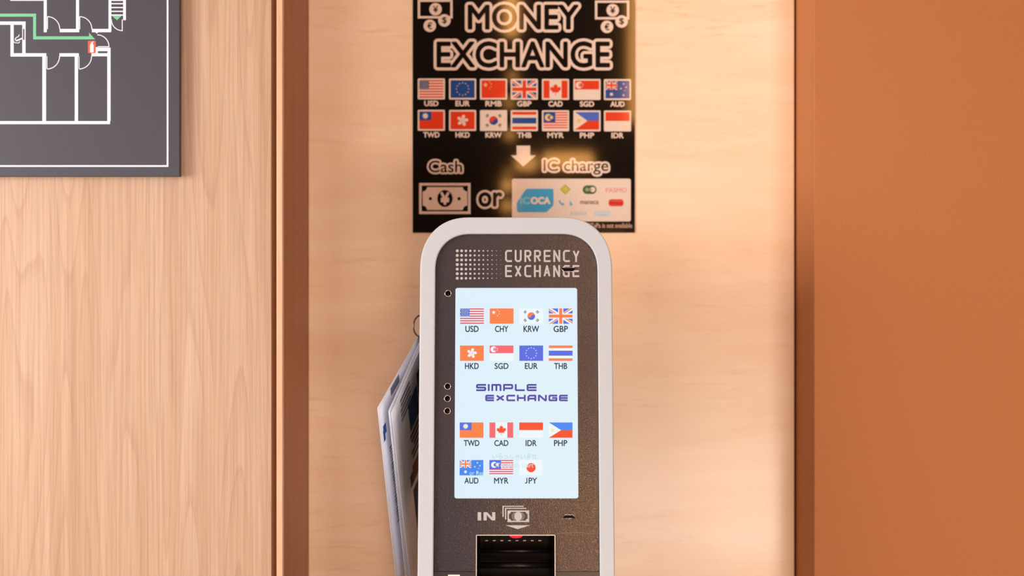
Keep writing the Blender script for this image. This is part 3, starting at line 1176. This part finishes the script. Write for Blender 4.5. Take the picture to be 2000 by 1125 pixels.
# sensors, speaker slots
for i, (px, py) in enumerate(holes):
    u, v_ = K(px, py)
    c = W(u, v_, -0.0013)
    V_, F_ = tube([c + (UA * math.cos(2 * PI * k / 28) + VA * math.sin(2 * PI * k / 28)) * 0.0049 for k in range(28)], 0.00065, 8, True)
    ho = obj_from('sensor', V_, F_, chrome, kiosk, smooth=True)
    # dark cup
    n = 20
    V_, F_ = [], []
    for w_, rr in ((-0.0015, 0.0045), (-0.009, 0.0040)):
        V_ += [W(u + rr * math.cos(2 * PI * k / n), v_ + rr * math.sin(2 * PI * k / n), w_) for k in range(n)]
    F_ = [[k, (k + 1) % n, n + (k + 1) % n, n + k] for k in range(n)] + [[n + k for k in range(n)]]
    obj_from('sensor_cup', V_, F_, black_m, ho)
    bmh = bmesh.new()
    bmesh.ops.create_uvsphere(bmh, u_segments=14, v_segments=8, radius=0.0021)
    V_, F_ = bm_out(bmh)
    obj_from('lens', [W(u + (0.0002 if i == 0 else 0.001), v_ - (0.002 if i == 0 else 0.0012), -0.0075) + Vector(q) for q in V_], F_, mat('lens_glass', lin(70, 70, 76) if i == 0 else lin(26, 26, 30), 0.12), ho, smooth=True)
for lp in (sp1, sp2):
    pts = [W(u, v_, -0.0012) for u, v_ in lp]
    V_, F_ = tube(pts, 0.0005, 8, True)
    so = obj_from('speaker_slot', V_, F_, chrome, kiosk, smooth=True)
    plate('speaker_mesh', [lp], -0.008, -0.0009, black_m, 0.0, parent=so)

# banknote slot
su0, su1, st, sb = slot_u0, slot_u1, slot_t, slot_b


def wbox(u0, v0, w0, u1, v1, w1):
    V_, F_ = box((u0, v0, w0), (u1, v1, w1))
    return [W(*q) for q in V_], F_


V_, F_ = [], []
for a in ((su0 - .0012, sb, -.004, su0, st + .0012, .0012), (su1, sb, -.004, su1 + .0012, st + .0012, .0012), (su0 - .0012, st, -.004, su1 + .0012, st + .0012, .0012),
          (su0 - .0012, sb - .0012, -.004, su1 + .0012, sb, .0012)):
    v, f = wbox(*a)
    F_ += [[i + len(V_) for i in q] for q in f]
    V_ += v
slot = obj_from('banknote_slot', V_, F_, mat('silver_rim', lin(214, 206, 204), 0.4, metal=0.4), kiosk)
# throat: five inner faces
dpt = -0.075
q = [(su0, sb), (su1, sb), (su1, st), (su0, st)]
V_ = [W(u, v_, -0.004) for u, v_ in q] + [W(u + (0.004 if u == su0 else -.004), v_ + (0.03 if v_ == sb else -0.002), dpt) for u, v_ in q]
F_ = [[0, 1, 5, 4], [1, 2, 6, 5], [2, 3, 7, 6], [3, 0, 4, 7], [4, 5, 6, 7]]
obj_from('slot_throat', V_, F_, black_m, slot)
for py, rr, w_ in ((1080, 0.0042, -0.050), (1108, 0.0050, -0.040), (1150, 0.006, -0.032)):
    vy = K(1008, py)[1]
    V_, F_ = tube([W(su0 + 0.004, vy, w_), W(su1 - 0.004, vy, w_)], rr, 16)
    obj_from('roller', V_, F_, rubber, slot, smooth=True)
vy = K(1008, 1060)[1]
for k in range(8):
    u = su0 + (su1 - su0) * (0.10 + 0.1 * k)
    v, f = wbox(u, vy - 0.0006, -0.056, u + 0.0045, vy + 0.0008, -0.052)
    obj_from('guide_tooth', v, f, mat('worn_steel', lin(150, 130, 130), 0.35, metal=1.0), slot)
u, vy = K(1008, 1048)
bmh = bmesh.new()
bmesh.ops.create_uvsphere(bmh, u_segments=20, v_segments=12, radius=1)
V_, F_ = bm_out(bmh)
led = obj_from('indicator_lamp', [W(u + x * 0.010, st - 0.0012 + y * 0.0036, -0.012 + z * 0.004) for x, y, z in V_], F_, emit('red_led', (1.0, 0.01, 0.02, 1), 2.0), slot, smooth=True)
led['label'] = 'glowing red lamp'

# support below the frame, out of the picture
ux = (uL + uR) / 2
bc = W(ux, vB, -0.12)
v, f = box((bc.x - 0.115, bc.y - 0.03, 0.03), (bc.x + 0.115, bc.y + 0.13, bc.z + 0.06), 0.006)
obj_from('pedestal', v, f, white_m, kiosk)
v, f = box((bc.x - 0.19, bc.y - 0.16, 0), (bc.x + 0.19, bc.y + 0.17, 0.03), 0.005)
obj_from('base_plate', v, f, shell_m, kiosk)

# hook on the machine's side
P0 = px_at(818.5, 655, 2.36)
bx = O.x + uL + ins
hz = px_at(818, 622, 2.36).z
V_, F_ = tube([(bx + 0.006, 2.36, hz - 0.004), (bx - 0.014, 2.36, hz - 0.004), (bx - 0.019, 2.36, hz), (bx - 0.020, 2.36, hz + 0.007)], 0.0022, 10)
obj_from('hook', V_, F_, chrome, kiosk, smooth=True)

# ------------------------------------------------------------------ sheets on a ring at the machine's side
rc_ = px_at(821.5, 637, 2.36)
R_ = 0.0185
tilt_r = math.radians(52)
axx = Vector((math.cos(tilt_r), math.sin(tilt_r), 0))
V_, F_ = tube([rc_ + (axx * math.cos(2 * PI * k / 40) + Vector((0, 0, 1)) * math.sin(2 * PI * k / 40)) * R_ for k in range(40)], 0.0014, 10, True)
ring = obj_from('binder_ring', V_, F_, mat('dull_steel', lin(140, 116, 104), 0.35, metal=1.0), origin=rc_)
for p in ring.data.polygons:
    p.use_smooth = True
tag(ring, 'thin steel ring carrying printed sheets on the left side of the machine', 'ring')

paper = mat('laminated_paper', lin(226, 234, 250), 0.45, spec=0.3)
pblue = mat('print_blue', lin(38, 88, 150), 0.6, spec=0.2)
pgrey = mat('print_grey', lin(120, 122, 134), 0.6, spec=0.2)
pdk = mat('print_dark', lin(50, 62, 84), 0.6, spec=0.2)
pred = mat('print_red', lin(120, 50, 60), 0.6, spec=0.2)
pteal = mat('print_pale', lin(150, 178, 196), 0.35)


def sheet(name, corner, foot, depth, marks, label, curl, off):
    """A sheet hung by one corner: CORNER and FOOT are points on its free long edge"""
    c = px_at(corner[0], corner[1], depth)
    e1 = (c - P0)
    a = P0 + Vector((-e1.y, e1.x, 0)).normalized() * (0.006 * off)
    e1 = (c - a)
    l1 = e1.length
    e1n = e1.normalized()
    # long edge: perpendicular to the short edge and running towards the foot pixel
    tgt = lambda y: px_at(foot[0], foot[1], y)
    lo, hi = depth - 0.05, depth + 0.6
    for _ in range(50):
        md = (lo + hi) / 2
        d = (tgt(md) - c)
        if d.dot(e1) > 0:
            lo = md
        else:
            hi = md
    e2 = (tgt((lo + hi) / 2) - c).normalized()
    nrm = e1n.cross(e2)
    if nrm.dot(CAM - c) < 0:
        nrm = -nrm
    S, Lg = l1, 0.43

    def at(s, t, lift=0.0):
        """s from the ring along the short edge, t down the long edge, in metres"""
        bend = curl * (s / S) ** 2 * (t / Lg) * (1 - 0.3 * t / Lg)
        return a + e1n * s + e2 * t + nrm * (lift + bend)
    nS, nT = 8, 14
    V_, F_ = [], []
    for side in (0.0, 0.0007):
        for i in range(nS + 1):
            for j in range(nT + 1):
                V_.append(at(S * i / nS, Lg * j / nT, side))
    st_ = nT + 1
    h = (nS + 1) * st_
    for i in range(nS):
        for j in range(nT):
            q0 = [i * st_ + j, (i + 1) * st_ + j, (i + 1) * st_ + j + 1, i * st_ + j + 1]
            F_.append(q0[::-1])
            F_.append([h + x for x in q0])
    bd = [i * st_ for i in range(nS + 1)] + [nS * st_ + j for j in range(1, nT + 1)] + [i * st_ + nT for i in range(nS - 1, -1, -1)] + [j for j in range(nT - 1, 0, -1)]
    for k in range(len(bd)):
        p_, q_ = bd[k], bd[(k + 1) % len(bd)]
        F_.append([p_, q_, h + q_, h + p_])
    o = obj_from(name, V_, F_, paper, origin=a)
    for p in o.data.polygons:
        p.use_smooth = True
    tag(o, label, 'sheet', 'printed sheets hanging on the ring')
    for nm, m_, rects in marks:
        V2, F2 = [], []
        for (s0_, t0, s1_, t1) in rects:
            n_ = len(V2)
            k = 6
            for j in range(k + 1):
                for s_ in (s0_, s1_):
                    V2.append(at(S * s_, t0 + (t1 - t0) * j / k, 0.0010))
            for j in range(k):
                F2.append([n_ + 2 * j, n_ + 2 * j + 1, n_ + 2 * j + 3, n_ + 2 * j + 2])
        obj_from(nm, V2, F2, m_, o, origin=a)
    return o


rows = lambda s0, s1, t0, t1, n, j=0.25: [(s0 + random.random() * 0.02, t0 + (t1 - t0) * i / n, s1 - random.random() * j * (s1 - s0), t0 + (t1 - t0) * (i + 0.55) / n) for i in range(n)]
tiny = lambda s0, s1, t0, t1, n: [(s0 + random.random() * (s1 - s0) * .2, t0 + (t1 - t0) * i / n, s1 - random.random() * (s1 - s0) * .2, t0 + (t1 - t0) * (i + random.uniform(.35, .7)) / n) for i in range(n)]

sheet('printed_sheet', (737, 797), (775.5, 1125), 2.205,
      [('blue_emblem', pblue, [(0.88, 0.050, 0.94, 0.070), (0.91, 0.058, 0.95, 0.082)]), ('fine_print', pgrey, tiny(0.80, 0.86, 0.11, 0.29, 24)), ('grey_block', pgrey, [(0.52, 0.004, 0.72, 0.020)])],
      'white laminated sheet with a blue emblem, outermost on the ring', -0.004, 0)
sheet('printed_sheet', (758.5, 803), (794, 1125), 2.20,
      [('fine_print', pgrey, tiny(0.70, 0.74, 0.10, 0.28, 16))],
      'plain edged laminated sheet, middle one of the three on the ring', -0.003, 1)
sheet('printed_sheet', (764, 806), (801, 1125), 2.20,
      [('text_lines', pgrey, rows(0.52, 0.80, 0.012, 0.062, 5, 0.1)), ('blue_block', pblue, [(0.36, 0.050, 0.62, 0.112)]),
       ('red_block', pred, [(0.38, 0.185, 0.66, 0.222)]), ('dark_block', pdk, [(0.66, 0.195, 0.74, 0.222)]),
       ('dark_area', pdk, [(0.02, 0.03, 0.34, 0.118), (0.02, 0.235, 0.70, 0.42)]), ('table_lines', pdk, rows(0.22, 0.66, 0.120, 0.18, 5))],  # dark areas towards the ring side of the sheet
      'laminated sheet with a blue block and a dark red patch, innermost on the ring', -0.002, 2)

# ------------------------------------------------------------------ lamps on the far side of the room (seen as reflections in the poster)
amber = (1.0, 0.44, 0.11, 1)
bras = mat('brass', lin(170, 120, 60), 0.3, metal=1.0)


def refl(px, py, yy=REAR + 0.12):
    """the point at depth YY behind the camera that the poster mirrors at pixel (px, py)"""
    Lm = YPO + (YPO - yy)
    return Vector(((px - 1000) / F * Lm, yy, CAM.z - (py - 562.5) / F * Lm))


def wall_lamp(p, hx, hz_, strength, label, cat='lamp', group=None, col=amber):
    t = thing('wall_lamp', (p.x, REAR, p.z - hz_), label, cat, group)
    v, f = box((p.x - hx * 0.6, REAR, p.z - hz_ * 0.6), (p.x + hx * 0.6, REAR + 0.07, p.z + hz_ * 0.6), 0.002)
    obj_from('back_plate', v, f, bras, t)
    v, f = box((p.x - hx, REAR + 0.07, p.z - hz_), (p.x + hx, REAR + 0.13, p.z + hz_), min(hx, hz_) * 0.6, 3)
    obj_from('shade', v, f, emit('amber_glow_%d' % round(strength * 10), col, strength), t)
    return t


p = refl(999, 8)
wall_lamp(p, 0.042, 0.21, 20, 'tall amber wall lamp high on the far wall above the small lamps')
p = refl(1110, 312)
wall_lamp(p, 0.165, 0.05, 18, 'long level amber wall lamp on the far wall')
p = refl(1028, 318)
wall_lamp(p, 0.07, 0.05, 16, 'small amber wall lamp beside the long level lamp')
for i, (px, py, st_) in enumerate(((1001, 148, 3), (994, 200, 3.2), (996, 262, 4), (993, 338, 1.6), (991, 362, 6), (991, 402, 5), (992, 440, 2))):
    p = refl(px, py)
    wall_lamp(p, 0.035, 0.035, st_ * 3.0, 'small round amber lamp in the upright row under the tall lamp', group='row of small amber lamps')
p = refl(1262, 120)
wall_lamp(Vector((0.63, 0, 1.33)), 0.16, 0.27, 32, 'broad low amber wall lamp below the level lamp on the far wall')
wall_lamp(Vector((0.905, 0, 2.93)), 0.125, 0.53, 14, 'wide upright amber light panel on the far wall', 'light panel')
